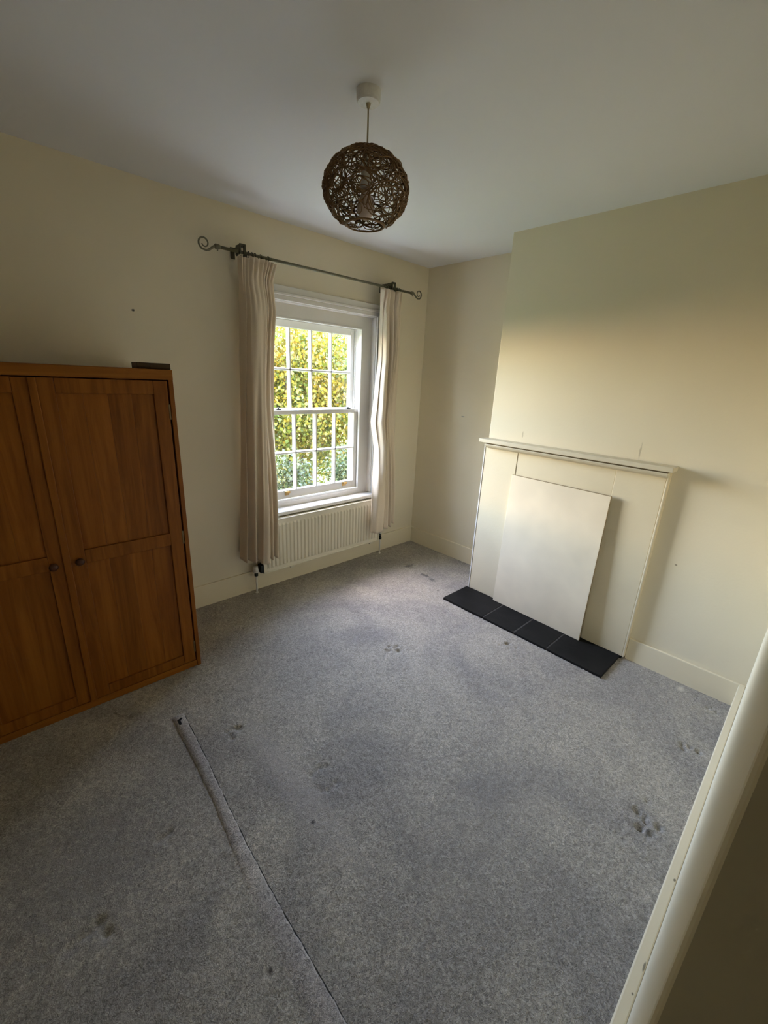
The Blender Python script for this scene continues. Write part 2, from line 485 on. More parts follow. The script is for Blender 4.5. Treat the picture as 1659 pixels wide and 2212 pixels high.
dent(-0.47, -0.44, 4, .05, .014, .006)
dent(-3.072, -1.642, 5, .05, .014, .008)
dent(-2.80, -1.50, 4, .05, .012, .005)
dent(-0.50, -2.66, 4, .03, .010, .006)
FX0, FX1, FY0, FY1 = XL, 0.0, -2.76, 0.0
nx, ny = 560, 412
gx, gy = np.meshgrid(np.linspace(FX0, FX1, nx), np.linspace(FY0, FY1, ny))
gz = rng.normal(0, .0009, gx.shape)
for k in range(3):
    f1, f2, ph = rng.uniform(2, 6), rng.uniform(2, 6), rng.uniform(0, 6)
    gz += .0012 * np.sin(f1 * gx + ph) * np.sin(f2 * gy + ph * 2)
for (dx_, dy_, sg, dp) in dents:
    gz -= dp * np.exp(-((gx - dx_) ** 2 + (gy - dy_) ** 2) / (2 * sg * sg))
verts = np.stack([gx.ravel(), gy.ravel(), gz.ravel()], 1)
idx = np.arange(nx * ny).reshape(ny, nx)
quads = np.stack([idx[:-1, :-1].ravel(), idx[:-1, 1:].ravel(), idx[1:, 1:].ravel(), idx[1:, :-1].ravel()], 1)
me = bpy.data.meshes.new('floor')
me.vertices.add(len(verts)); me.vertices.foreach_set('co', verts.ravel())
me.loops.add(quads.size); me.loops.foreach_set('vertex_index', quads.ravel())
me.polygons.add(len(quads)); me.polygons.foreach_set('loop_start', np.arange(0, quads.size, 4))
me.polygons.foreach_set('use_smooth', np.ones(len(quads), dtype=bool))
me.update(calc_edges=True)
struct(link('floor', me, 'carpet'), 'worn grey fitted carpet with furniture dents', 'carpet')
struct(MB().box(XL - .3, .3, -4.2, .3, -.14, -.03).build('floor_slab', 'hall'), 'dark floor under and beyond the carpet', 'floor')

# skirting boards
SK = .016
def skirt(name, label, x0, x1, y0, y1, h):
    struct(MB().box(x0, x1, y0, y1, -.02, h, bev=.004).build(name, 'skirt'), label, 'skirting board')
skirt('baseboard_back', 'cream skirting board under the radiator and window', XL, 0, -SK, 0, .158)
skirt('baseboard_side', 'cream skirting board along the window-side alcove', -SK, 0, YA, -SK, .152)
skirt('baseboard_right', 'short cream skirting board from fireplace to doorway wall', XC - SK, XC, YN, -2.192, .14)
skirt('baseboard_near', 'chipped cream skirting board running from the doorway edge', DX1 + .02, XC - SK, YN, YN + .028, .14)
skirt('baseboard_left', 'cream skirting board beyond the wardrobe', XL, XL + SK, YN, -SK, .15)

# ------------------------------------------------------------------ sash window
win = empty('window_1', (-1.111, 0.0, WZ0))
struct(win, 'white sliding sash window with sixteen small panes', 'window')
WO = Vector((-1.111, 0.0, WZ0))
def wbuild(mb, name, mat, parent=None, smooth=False):
    o = mb.build(name, mat, None, smooth)
    o.data.transform(Matrix.Translation(-WO))
    o.parent = parent or win
    return o
IX0, IX1 = -1.532, -0.690        # inner edge of the sash box
FY = 0.05                        # face of the sash box
# reveal lining + sash box (faces the room)
b = MB()
b.box(WX0, WX0 + .006, -.001, FY, .60, WZ1).box(WX1 - .006, WX1, -.001, FY, .60, WZ1).box(WX0, WX1, -.001, FY, WZ1 - .006, WZ1)
wbuild(b, 'reveal_lining', 'white')
b = MB()
b.box(WX0, IX0, FY, .205, .595, WZ1).box(IX1, WX1, FY, .205, .595, WZ1)
b.box(IX0, IX1, FY, .205, 1.950, WZ1)
b.box(IX0, IX1, FY, .205, .56, .640)
wbuild(b, 'sash_box', 'white')
# staff bead all round the box
b = MB()
b.box(IX0 - .004, IX0 + .010, FY - .008, FY + .016, .63, 1.955, bev=.004).box(IX1 - .010, IX1 + .004, FY - .008, FY + .016, .63, 1.955, bev=.004)
b.box(IX0, IX1, FY - .008, FY + .016, 1.942, 1.956, bev=.004).box(IX0, IX1, FY - .008, FY + .016, .630, .646, bev=.004)
wbuild(b, 'staff_bead', 'white')
b = MB()
b.box(IX0, IX0 + .010, .123, .133, .63, 1.95).box(IX1 - .010, IX1, .123, .133, .63, 1.95)
wbuild(b, 'parting_bead', 'white')
# sill board with rounded nose
b = MB()
b.box(WX0 - .035, WX1 + .035, -.066, .06, .567, .597, bev=.010, seg=3)
wbuild(b, 'window_sill', 'white')
# moulded architrave on the wall face
def architrave():
    b = MB()
    w0, w1, w2 = .0, .040, .088
    for (a0, a1, d) in ((0, .030, .018), (.030, .046, .030), (.046, .088, .016)):
        b.box(WX0 - a1, WX1 + a1, -d, .0, WZ1 + a0, WZ1 + a1, bev=.003)
        b.box(WX0 - a1, WX0 - a0, -d, .0, .60, WZ1 + a0, bev=.003)
        b.box(WX1 + a0, WX1 + a1, -d, .0, .60, WZ1 + a0, bev=.003)
    return b
wbuild(architrave(), 'architrave', 'white')

def sash(name, y0, y1, z0, z1, top, bot, zbar):
    """stiles and rails as one frame; bars and panes are its own pieces"""
    st = .043
    x0, x1 = IX0 + .001, IX1 - .001
    b = MB()
    b.box(x0, x0 + st, y0, y1, z0, z1, bev=.003).box(x1 - st, x1, y0, y1, z0, z1, bev=.003)
    b.box(x0 + st, x1 - st, y0, y1, z1 - top, z1, bev=.003).box(x0 + st, x1 - st, y0, y1, z0, z0 + bot, bev=.003)
    f = wbuild(b, name, 'white')
    gx0, gx1, gz0, gz1 = x0 + st, x1 - st, z0 + bot, z1 - top
    yb0, yb1 = y0 + .004, y1 - .006
    pitch = (gx1 - gx0) / 4
    for k in (1, 2, 3):
        xc = gx0 + pitch * k
        bb = MB().quadprism([(xc - .010, yb0 + .014), (xc - .005, yb0), (xc + .005, yb0), (xc + .010, yb0 + .014), (xc + .010, yb1), (xc - .010, yb1)], 'z', gz0, gz1)
        wbuild(bb, 'glazing_bar', 'white', f)
    bb = MB().quadprism([(yb0 + .014, zbar - .010), (yb0, zbar - .005), (yb0, zbar + .005), (yb0 + .014, zbar + .010), (yb1, zbar + .010), (yb1, zbar - .010)], 'x', gx0, gx1)
    wbuild(bb, 'glazing_bar', 'white', f)
    yg = (yb0 + yb1) / 2 + .006
    for i in range(4):
        for (za, zb) in ((gz0, zbar), (zbar, gz1)):
            wbuild(MB().box(gx0 + pitch * i + .002, gx0 + pitch * (i + 1) - .002, yg, yg + .003, za + .002, zb - .002), 'pane', 'glass', f)
    return f
low = sash('lower_sash', .074, .119, .648, 1.325, .032, .066, 1.004)
upp = sash('upper_sash', .136, .178, 1.293, 1.949, .050, .040, 1.613)
# brass sash lifts on the bottom rail
for xc in (-1.392, -0.830):
    b = MB().box(xc - .020, xc + .020, .069, .074, .676, .708, bev=.002)
    b.quadprism([(.072, .704), (.052, .712), (.050, .700), (.054, .694), (.070, .696)], 'x', xc - .018, xc + .018)
    wbuild(b, 'sash_lift', 'brass', low)
# sash stops / meeting rail fastener
for xc in (-1.44, -0.79):
    wbuild(MB().box(xc - .012, xc + .028, .085, .105, 1.325, 1.333, bev=.002).box(xc, xc + .012, .09, .1, 1.333, 1.343, bev=.002), 'fastener', 'valve', low)
# outer stone sill
b = MB().box(WX0 - .05, WX1 + .05, .19, .34, .50, .585, bev=.008)
wbuild(b, 'outer_sill', 'brickwall')

# ------------------------------------------------------------------ radiator
rad = empty('radiator', (-1.12, -.03, 0))
tag(rad, 'cream ribbed panel radiator on the wall below the window', 'radiator')
RO = Vector((-1.12, -.03, 0))
def rbuild(mb, name, mat, smooth=False, parent=None):
    o = mb.build(name, mat, None, smooth)
    o.data.transform(Matrix.Translation(-RO)); o.parent = parent or rad
    return o
RX0, RX1, RZ0, RZ1 = -1.694, -.546, .155, .556
yf, yb_ = -.100, -.062
b = MB()
pitch = (RX1 - RX0 - .05) / 34
# ribbed face: rows of vertices, ribs die into flat bands top and bottom
xs = [RX0]
prof = [(0, 0)]
for k in range(34):
    x = RX0 + .025 + pitch * k
    for (t, d) in ((.08, 0), (.28, .010), (.72, .010), (.92, 0)):
        prof.append((x + t * pitch - RX0, d))
prof.append((RX1 - RX0, 0))
rows = [(RZ0, 0), (RZ0 + .028, 0), (RZ0 + .042, 1), (RZ1 - .050, 1), (RZ1 - .036, 0), (RZ1, 0)]
grid = [[b.bm.verts.new((RX0 + px_, yf + .010 - d * w, z)) for (px_, d) in prof] for (z, w) in rows]
for i in range(len(rows) - 1):
    for k in range(len(prof) - 1):
        b.bm.faces.new((grid[i][k], grid[i][k + 1], grid[i + 1][k + 1], grid[i + 1][k]))
b.box(RX0, RX1, yf + .0105, yb_, RZ0, RZ1)
rbuild(b, 'ribbed_panel', 'rad')
rbuild(MB().box(RX0 - .003, RX1 + .003, yf + .004, yb_ + .012, RZ0 - .004, RZ0 + .006, bev=.003), 'lower_rim', 'rad')
rbuild(MB().box(RX0 - .003, RX1 + .003, yf + .004, yb_ + .012, RZ1 - .006, RZ1 + .003, bev=.003), 'upper_rim', 'rad')
for xc in (RX0 - .004, RX1 - .006):
    rbuild(MB().box(xc, xc + .010, yf + .002, yb_ + .012, RZ0, RZ1, bev=.002), 'end_cap', 'rad')
for xc in (-1.45, -.62):
    rbuild(MB().box(xc, xc + .035, yb_, -.001, .12, .45, bev=.002), 'wall_bracket', 'rad')
# left valve with white cap, right lockshield, pipes
xv = RX0 - .050
b = MB().lathe([(.007, -.02), (.007, .150)], (xv, -.062, 0), n=14).lathe([(.013, -.02), (.013, .004), (.009, .008)], (xv, -.062, 0), n=14)
rbuild(b, 'pipe', 'plastic', True)
b = MB().lathe([(.015, .140), (.015, .158), (.011, .162), (.011, .185)], (xv, -.062, 0), n=6).lathe([(.011, 0), (.011, .018), (.014, .020), (.014, .046)], (xv, -.062, .186), axis='x', n=8)
b.box(RX0 - .028, RX0 - .002, -.095, -.045, .165, .225, bev=.002)
rbuild(b, 'valve_body', 'valve')
rbuild(MB().lathe([(.020, .172), (.021, .178), (.017, .216), (.013, .219)], (xv - .004, -.066, 0), n=16), 'valve_cap', 'plastic', True)
xv = RX1 + .052
b = MB().lathe([(.0065, -.02), (.0065, .150)], (xv, -.062, 0), n=14).lathe([(.012, -.02), (.012, .004), (.008, .008)], (xv, -.062, 0), n=14)
rbuild(b, 'pipe', 'plastic', True)
b = MB().lathe([(.015, .142), (.015, .160), (.010, .164), (.010, .200)], (xv, -.062, 0), n=6).lathe([(.010, -.05), (.010, 0)], (xv, -.062, .186), axis='x', n=8)
rbuild(b, 'valve_body', 'valve')
rbuild(MB().lathe([(.014, .196), (.014, .225), (.010, .228)], (xv, -.062, 0), n=14), 'valve_cap', 'plastic', True)

# ------------------------------------------------------------------ curtain pole with scroll ends
YP, ZP = -.14, 2.234
pole = empty('curtain_pole', (-1.12, 0, ZP))
tag(pole, 'aged iron curtain pole with scrolled ends above the window', 'curtain pole')
PO = Vector((-1.12, 0, ZP))
def pbuild(mb, name, mat, smooth=True, parent=None):
    o = mb.build(name, mat, None, smooth)
    o.data.transform(Matrix.Translation(-PO)); o.parent = parent or pole
    return o
pbuild(MB().tube([(-1.915, YP, ZP), (-.335, YP, ZP + .008)], .0085, 12), 'rod', 'iron')
def scroll(sx, x0, z0):
    pts, rad_ = [], []
    # a shallow dip away from the rod, then an inward spiral
    for t in np.linspace(0, 1, 8):
        pts.append((x0 + sx * .055 * t, YP, z0 - .030 * math.sin(t * math.pi / 2) ** 1.6)); rad_.append(.0065 - .001 * t)
    cx, cz, R0 = x0 + sx * .062, z0 + .003, .034
    for t in np.linspace(.06, 1, 30):
        a = -math.pi / 2 + t * math.radians(430)
        R = R0 * (1 - .62 * t)
        pts.append((cx + sx * R * math.cos(a) * 1.0, YP, cz + R * math.sin(a))); rad_.append(.0055 - .0025 * t)
    return MB().tube(pts, rad_, 8)
pbuild(scroll(-1, -1.925, ZP), 'finial', 'iron')
pbuild(scroll(1, -.322, ZP + .008), 'finial', 'iron')
for xc, dz in ((-1.915, 0), (-.336, .008)):
    pbuild(MB().lathe([(.009, -.016), (.013, -.012), (.013, .010), (.009, .016)], (xc, YP, ZP + dz), axis='x', n=14).tube([(xc, YP, ZP + dz - .008), (xc, YP, ZP + dz - .022)], .004, 6), 'collar', 'iron')
def bracket(xc, dz):
    b = MB().box(xc - .014, xc + .014, -.006, -.0005, ZP - .012, ZP + .050, bev=.002)
    b.box(xc - .007, xc + .007, -.165, -.005, ZP + dz + .030, ZP + dz + .040, bev=.001)
    b.box(xc - .007, xc + .007, -.165, -.155, ZP + dz - .020, ZP + dz + .035, bev=.001)
    b.box(xc - .007, xc + .007, -.165, -.115, ZP + dz - .022, ZP + dz - .012, bev=.001)
    b.box(xc - .030, xc - .022, -.165, -.110, ZP + dz - .012, ZP + dz + .036, bev=.001)
    b.box(xc - .030, xc + .006, -.165, -.155, ZP + dz + .030, ZP + dz + .040, bev=.001)
    return b
pbuild(bracket(-1.765, 0), 'bracket', 'iron_dark', False)
pbuild(bracket(-.555, .007), 'bracket', 'iron_dark', False)
for xc in (-1.80, -1.735, -1.715, -1.695, -1.660, -1.610, -.655, -.630, -.605, -.535, -.515, -.490):
    z = ZP + .005 * (xc + 1.9) - .006
    b = MB().tube([(xc + .003 * math.sin(a), YP + .017 * math.cos(a), z + .017 * math.sin(a)) for a in np.linspace(0, 2 * math.pi, 18)[:-1]], .0028, 6, closed=True)
    pbuild(b, 'ring', 'iron_dark')

# ------------------------------------------------------------------ curtains
def interp(tab, z):
    zs = [t[0] for t in tab][::-1]; xs_ = [t[1] for t in tab][::-1]
    return float(np.interp(z, zs, xs_))
def fold(tab, u):
    for k in range(len(tab) - 1):
        (u0_, d0), (u1_, d1) = tab[k], tab[k + 1]
        if u <= u1_:
            t = (u - u0_) / (u1_ - u0_)
            t = .5 - .5 * math.cos(math.pi * min(1, max(0, t)))
            return d0 + (d1 - d0) * t
    return tab[-1][1]
def curtain(name, label, left, right, ztop, zbot, ta, tb, seed, yc, inner):
    rg = np.random.default_rng(seed)
    nu, nv = 190, 100
    ph = rg.uniform(0, 6.28, 8)
    vs_, fs = [], []
    for j in range(nv):
        v = j / (nv - 1)
        z = ztop + (zbot - ztop) * v
        x0, x1 = interp(left, z), interp(right, z)
        pinch = math.exp(-((v - .065) / .03) ** 2)
        tt = min(1, max(0, (v - .12) / .75)); tt = tt * tt * (3 - 2 * tt)
        for i in range(nu):
            u = i / (nu - 1)
            w = u + math.sin(math.pi * u) * (.012 * math.sin(4.1 * v + ph[0]) + .010 * math.sin(9 * v + ph[1] + 3 * u))
            w = min(1, max(0, w))
            d = (1 - tt) * fold(ta, w) + tt * fold(tb, w)
            amp = .054 * (.55 + .5 * min(1, v / .25)) * (1 - .45 * pinch)
            y = amp * d
            if v < .17:       # gathered heading: narrow pinched pleats that run out downwards
                k = (1 - v / .17)
                y += .013 * k * math.sin(2 * math.pi * 9.5 * u + ph[6] + .8 * math.sin(7 * u)) * (1 - .5 * pinch)
            y += .0035 * math.sin(7 * v + 9 * u + ph[2]) + .0025 * math.sin(17 * v - 12 * u + ph[3]) * v     # soft slanting drag creases
            x = x0 + (x1 - x0) * u + .010 * math.sin(math.pi * u) * math.cos(9 * u + 3 * v + ph[4]) + .010 * math.sin(math.pi * u) * d * math.cos(5 * u + ph[5])
            zz = z + (.007 * math.sin(2 * math.pi * 9.5 * u + ph[6]) * (1 - v / .03) if v < .03 else 0) - (.012 * max(0, -d) * (v - .9) / .1 if v > .9 else 0)
            s_in = u if inner > 0 else 1 - u                     # 1 at the edge beside the window
            hang = min(1, max(0, (z - .62) / .25))                # stands clear of sill and radiator lower down
            off = .105 * s_in ** 2.5 * hang * min(1, v / .12)
            off += .110 * (1 - s_in) ** 6 * min(1, v / .12)       # outer edge returns towards the wall
            y += off
            x += off * (x + 3.04) / 2.58
            over_rad = RX0 - .02 < x < RX1 + .02 and z < .66
            vs_.append((x, min(yc + y, -.112 if over_rad else -.034), zz))
    for j in range(nv - 1):
        for i in range(nu - 1):
            a = j * nu + i
            fs.append((a, a + 1, a + nu + 1, a + nu))
    me = bpy.data.meshes.new(name)
    cx = (left[0][1] + right[0][1]) / 2
    me.from_pydata([(x - cx, y - yc, z - zbot) for (x, y, z) in vs_], [], fs)
    o = link(name, me, 'curtain', None, True)
    o.location = (cx, yc, zbot)
    md = o.modifiers.new('cloth', 'SOLIDIFY'); md.thickness = .004; md.offset = 0
    return tag(o, label, 'curtain', 'pair of cream curtains')
LL = [(2.23, -1.80), (1.977, -1.803), (1.695, -1.82), (1.366, -1.83), (1.014, -1.848), (0.701, -1.87), (0.29, -1.898)]
LR = [(2.23, -1.555), (2.124, -1.589), (1.957, -1.58), (1.766, -1.6), (1.597, -1.609), (1.364, -1.615), (1.118, -1.61), (0.858, -1.605), (0.654, -1.605), (0.29, -1.609)]
RL = [(2.23, -0.692), (2.104, -0.695), (1.91, -0.698), (1.708, -0.697), (1.569, -0.714), (1.356, -0.732), (1.228, -0.751), (1.019, -0.71), (0.783, -0.714), (0.496, -0.716), (0.29, -0.72)]
RR = [(2.23, -0.477), (2.067, -0.479), (1.863, -0.468), (1.65, -0.472), (1.353, -0.471), (1.04, -0.464), (0.621, -0.439), (0.29, -0.428)]
curtain('curtain', 'cream pleated curtain drawn back on the wardrobe side of the window', LL, LR, 2.215, .30,
        [(0, .6), (.06, -.5), (.12, .7), (.17, -.3), (.21, 1.1), (.27, -.6), (.40, -.9), (.55, -.7), (.66, -.95), (.71, .8), (.76, -.7), (.81, .6), (.88, -.6), (.94, .5), (1, -.3)],
        [(0, .4), (.10, -.5), (.19, 1.0), (.29, -.5), (.40, .3), (.50, -.9), (.68, -1.1), (.74, .4), (.80, -.6), (.86, .4), (.93, -.6), (1, .3)], 3, -.158, 1)
curtain('curtain', 'cream pleated curtain drawn back on the fireplace side of the window', RL, RR, 2.222, .295,
        [(0, 0), (.10, -.4), (.2, .5), (.30, -.6), (.42, -.3), (.50, 1.0), (.56, -.5), (.64, .8), (.72, -.6), (.80, .9), (.87, -.5), (.94, .6), (1, -.1)],
        [(0, -.2), (.15, -.9), (.35, -1.0), (.46, -.6), (.52, 1.3), (.58, -.3), (.66, -.6), (.71, .8), (.78, -.6), (.86, .6), (.93, -.5), (1, .3)], 11, -.158, -1)

# ------------------------------------------------------------------ wardrobe
WDX0, WDX1, WDY0, WDY1, WDH = -3.37, -2.370, -.621, -.03, 1.573
wd = empty('wardrobe', (-2.87, -.32, 0))
tag(wd, 'reddish oak wardrobe with two panelled doors by the window wall', 'wardrobe')
DO = Vector((-2.87, -.32, 0))
def dbuild(mb, name, mat, parent=None, smooth=False):
    o = mb.build(name, mat, None, smooth)
    c = sum((Vector(v.co) for v in o.data.vertices), Vector()) / len(o.data.vertices)
    par_off = DO if parent is None else Vector(parent['_c'])
    o.data.transform(Matrix.Translation(-c)); o.parent = parent or wd
    o.location = c - par_off
    o['_c'] = tuple(c)
    return o
b = MB().box(WDX1 - .020, WDX1, WDY0, WDY1, .0, WDH, bev=.002).box(WDX0, WDX0 + .020, WDY0, WDY1, .0, WDH, bev=.002)
b.box(WDX0 + .02, WDX1 - .02, WDY1 - .01, WDY1, .03, WDH - .03).box(WDX0 + .02, WDX1 - .02, WDY0 + .03, WDY1, .03, .05).box(WDX0 + .02, WDX1 - .02, WDY0 + .03, WDY1, .76, .78)
dbuild(b, 'carcass', 'oak')
dbuild(MB().box(WDX0, WDX1, WDY0 - .004, WDY1, WDH - .044, WDH, bev=.003), 'top_board', 'oak_x')
dbuild(MB().box(WDX0 + .02, WDX1 - .02, WDY0 + .004, WDY0 + .022, 0, .036, bev=.002), 'plinth', 'oak_x')
def wdoor(x0, x1, hinge_side, strip):
    z0, z1, s = .040, WDH - .048, .059
    y0, y1 = WDY0 + .003, WDY0 + .023
    b = MB()
    b.box(x0, x0 + s, y0, y1, z0, z1, bev=.0025).box(x1 - s, x1, y0, y1, z0, z1, bev=.0025)
    b.box(x0 + s, x1 - s, y0, y1, z1 - s, z1, bev=.002).box(x0 + s, x1 - s, y0, y1, z0, z0 + .052, bev=.002)
    b.box(x0 + s, x1 - s, y0, y1, .740, .803, bev=.002)
    d = dbuild(b, 'door', 'oak')
    nb = 4
    w = (x1 - x0 - 2 * s) / nb
    for (za, zb) in ((z0 + .052, .740), (.803, z1 - s)):
        for k in range(nb):
            dbuild(MB().box(x0 + s + w * k, x0 + s + w * (k + 1) - .0004, y0 + .010, y1 - .004, za - .003, zb + .003), 'panel_board', 'oak', d)
    kx = x0 + .034 if hinge_side > 0 else x1 - .034 - (.012 if strip else 0)
    dbuild(MB().lathe([(.008, 0), (.008, -.010), (.014, -.016), (.017, -.024), (.013, -.031), (.004, -.033)], (kx, y0, .762), axis='y', n=16), 'knob', 'knob', d, True)
    if strip:
        dbuild(MB().box(x1 - .010, x1 + .016, y0 - .010, y0 + .001, z0, z1, bev=.003), 'closing_strip', 'oak', d)
    hx = x1 if hinge_side > 0 else x0
    for hz in (1.388, .77, .127):
        dbuild(MB().box(hx - .004, hx + .004, y0 - .002, y0 + .010, hz - .035, hz + .035, bev=.0015), 'hinge', 'hinge', d)
    return d
mid = -2.868
wdoor(mid + .002, WDX1 - .0262, 1, False)
wdoor(WDX0 + .0235, mid - .010, -1, True)
# block on the wardrobe top
bx = empty('wooden_block', (-2.435, -.55, WDH))
tag(bx, 'small dark wooden block lying on top of the wardrobe', 'wooden block')
for (xa, xb) in ((-.068, -.018), (-.017, .068)):
    MB().box(xa, xb, -.045, .045, .0, .026, bev=.0015).build('board', 'oak_dark', bx)

# ------------------------------------------------------------------ fireplace
fp = empty('fireplace_surround', (XC, -1.61, 0))
tag(fp, 'cream painted timber fireplace surround with a narrow mantel shelf', 'fireplace')
FO = Vector((XC, -1.61, 0))
def fbuild(mb, name, mat, parent=None, smooth=False):
    o = mb.build(name, mat, None, smooth)
    o.data.transform(Matrix.Translation(-FO)); o.parent = parent or fp
    return o
XF = -.402                                  # face of the surround
fbuild(MB().box(XF, XC, -1.292, YA - .006, .012, 1.165, bev=.003), 'side_panel', 'surround')
fbuild(MB().box(XF, XC, -2.180, -1.925, .012, 1.165, bev=.003), 'side_panel', 'surround')
fbuild(MB().box(XF + .003, XC, -1.925, -1.292, .945, 1.165, bev=.003), 'head_panel', 'surround')
fbuild(MB().box(XF + .014, XC, -1.925, -1.292, .012, .945), 'back_panel', 'surround')
fbuild(MB().box(XF - .004, XC + .002, -2.192, -2.181, .012, 1.165, bev=.003), 'edge_strip', 'surround')
fbuild(MB().box(XF - .003, XC + .002, YA - .005, YA + .004, .012, 1.165, bev=.002), 'edge_strip', 'white')
# shelf and the moulding under it
fbuild(MB().box(-.462, XC, -2.212, -1.008, 1.181, 1.208, bev=.004), 'mantel_shelf', 'mantel')
fbuild(MB().box(-.446, XC, -2.184, -1.060, 1.172, 1.1815), 'shadow_gap', 'gap_brown')
b = MB().quadprism([(XC, 1.1725), (-.452, 1.1725), (-.455, 1.168), (-.446, 1.156), (-.425, 1.147), (XF - .002, 1.140), (XC, 1.140)], 'y', -2.190, -1.052)
fbuild(b, 'bed_moulding', 'mantel')

hearth = empty('hearth', (-.55, -1.59, 0))
tag(hearth, 'black slate tiled hearth in front of the fireplace', 'hearth')
HO = Vector((-.55, -1.59, 0))
ys = [-1.012, -1.366, -1.609, -1.837, -2.170]
for k in range(4):
    h = .016 + (.0006, -.0008, .0004, 0)[k]
    o = MB().box(-.704, XF - .0055, ys[k + 1] + (.004 if k < 3 else 0), ys[k] - (.004 if k else 0), -.02, h, bev=.0025).build('slate_tile', 'slate')
    o.data.transform(Matrix.Translation(-HO)); o.parent = hearth
o = MB().box(-.700, XF - .007, ys[-1] + .004, ys[0] - .004, -.025, .0148).build('grout_bed', 'grout')
o.data.transform(Matrix.Translation(-HO)); o.parent = hearth
o = MB().box(XF - .0055, XC - .001, -2.178, -1.036, -.02, .0115).build('back_edge', 'slate')
o.data.transform(Matrix.Translation(-HO)); o.parent = hearth

# loose panel leaning over the opening
b = MB().box(-.006, .006, -.330, .330, 0, .968, bev=.0015)
for v in b.bm.verts:      # slightly uneven sawn top edge
    if v.co.z > .9: v.co.z += .004 * math.sin(v.co.y * 9)
pn = b.build('fireplace_board', 'board')
pn.location = (-.440, -1.605, .0168)
pn.rotation_euler = (0, math.radians(1.55), math.radians(-1.6))
M['sawn'] = simple('sawn_edge', (0.36, 0.27, 0.15), 0.8)
b = MB().box(-.0055, .0062, -.329, .329, .9665, .9705)
for v in b.bm.verts: v.co.z += .004 * math.sin(v.co.y * 9)
b.box(-.0055, .0058, -.3310, -.3296, .002, .966)
b.build('sawn_edge', 'sawn', pn)
tag(pn, 'off-white board leaning over the fireplace opening', 'board')

# ------------------------------------------------------------------ pendant lamp
LX, LY, LZ, LR_ = -1.895, -1.377, 2.216, .151
LS = .80                                    # the globe is a little squat
lamp = empty('pendant_lamp', (LX, LY, H))
tag(lamp, 'brown woven vine globe pendant lamp hanging from the ceiling', 'pendant lamp')
MB().lathe([(.042, 0), (.042, -.004), (.040, -.030), (.036, -.034), (.010, -.035)], n=40).build('ceiling_rose', 'plastic', lamp)
MB().tube([(0, 0, -.033), (0, 0, -.036), (0, 0, -.048)], [.008, .008, .005], 12).build('cord_grip', 'cord', lamp, True)
MB().tube([(0, 0, -.045), (.0006, 0, -.10), (0, 0, LZ + .075 - H)], .0028, 8).build('cord', 'cord', lamp, True)
MB().lathe([(.006, .085), (.017, .080), (.019, .060), (.019, .025), (.022, .020), (.022, .008)], (0, 0, LZ - H), n=20).build('lamp_holder', 'plastic', lamp, True)
MB().lathe([(.013, .010), (.015, -.005), (.028, -.035), (.031, -.055), (.026, -.075), (.012, -.088), (.002, -.090)], (0, 0, LZ - H), n=20).build('bulb', 'bulb', lamp, True)
b = MB()
def on_sphere(d, R): return d.normalized() * R
nloops = 215
for k in range(nloops):
    while True:
        c = Vector(rng.normal(0, 1, 3)).normalized()
        ar = math.radians(rng.uniform(9, 30))
        if math.degrees(c.angle(Vector((0, 0, -1)))) > 27 + math.degrees(ar) * .96: break
    t1 = c.orthogonal().normalized(); t2 = c.cross(t1)
    el = rng.uniform(.65, 1.0); rot = rng.uniform(0, 6.28)
    R = LR_ * rng.uniform(.965, 1.015)
    n = max(14, int(math.degrees(ar) * 1.1))
    pts = []
    wob = rng.uniform(0, 6.28)
    for q in range(n):
        a = 2 * math.pi * q / n
        p1, p2 = math.cos(a), el * math.sin(a)
        p1, p2 = p1 * math.cos(rot) - p2 * math.sin(rot), p1 * math.sin(rot) + p2 * math.cos(rot)
        f = 1 + .10 * math.sin(3 * a + wob)
        d = c + math.tan(ar) * f * (p1 * t1 + p2 * t2)
        pts.append(on_sphere(d, R + .0025 * math.sin(5 * a + wob)))
    b.tube([Vector((p.x, p.y, p.z * LS + LZ - H)) for p in pts], rng.uniform(.0014, .0022), 5, closed=True)
# rims of the two openings
for (pol, rr_) in ((-1, 28), (-1, 26.5), (1, 20)):
    a0 = math.radians(rr_)
    b.tube([Vector((LR_ * math.sin(a0) * math.cos(a), LR_ * math.sin(a0) * math.sin(a), pol * LR_ * LS * math.cos(a0) + LZ - H)) for a in np.linspace(0, 2 * math.pi, 41)[:-1]], .0026, 6, closed=True)
b.build('woven_shade', 'rattan', lamp, True)
# wire carrier that holds the shade to the lamp holder
b = MB()
for a in (0.4, 2.5, 4.6):
    b.tube([(.017 * math.cos(a), .017 * math.sin(a), LZ - H + .06), (LR_ * .34 * math.cos(a), LR_ * .34 * math.sin(a), LZ - H + LR_ * LS * .93)], .0015, 6)
b.build('shade_carrier', 'iron_dark', lamp, True)

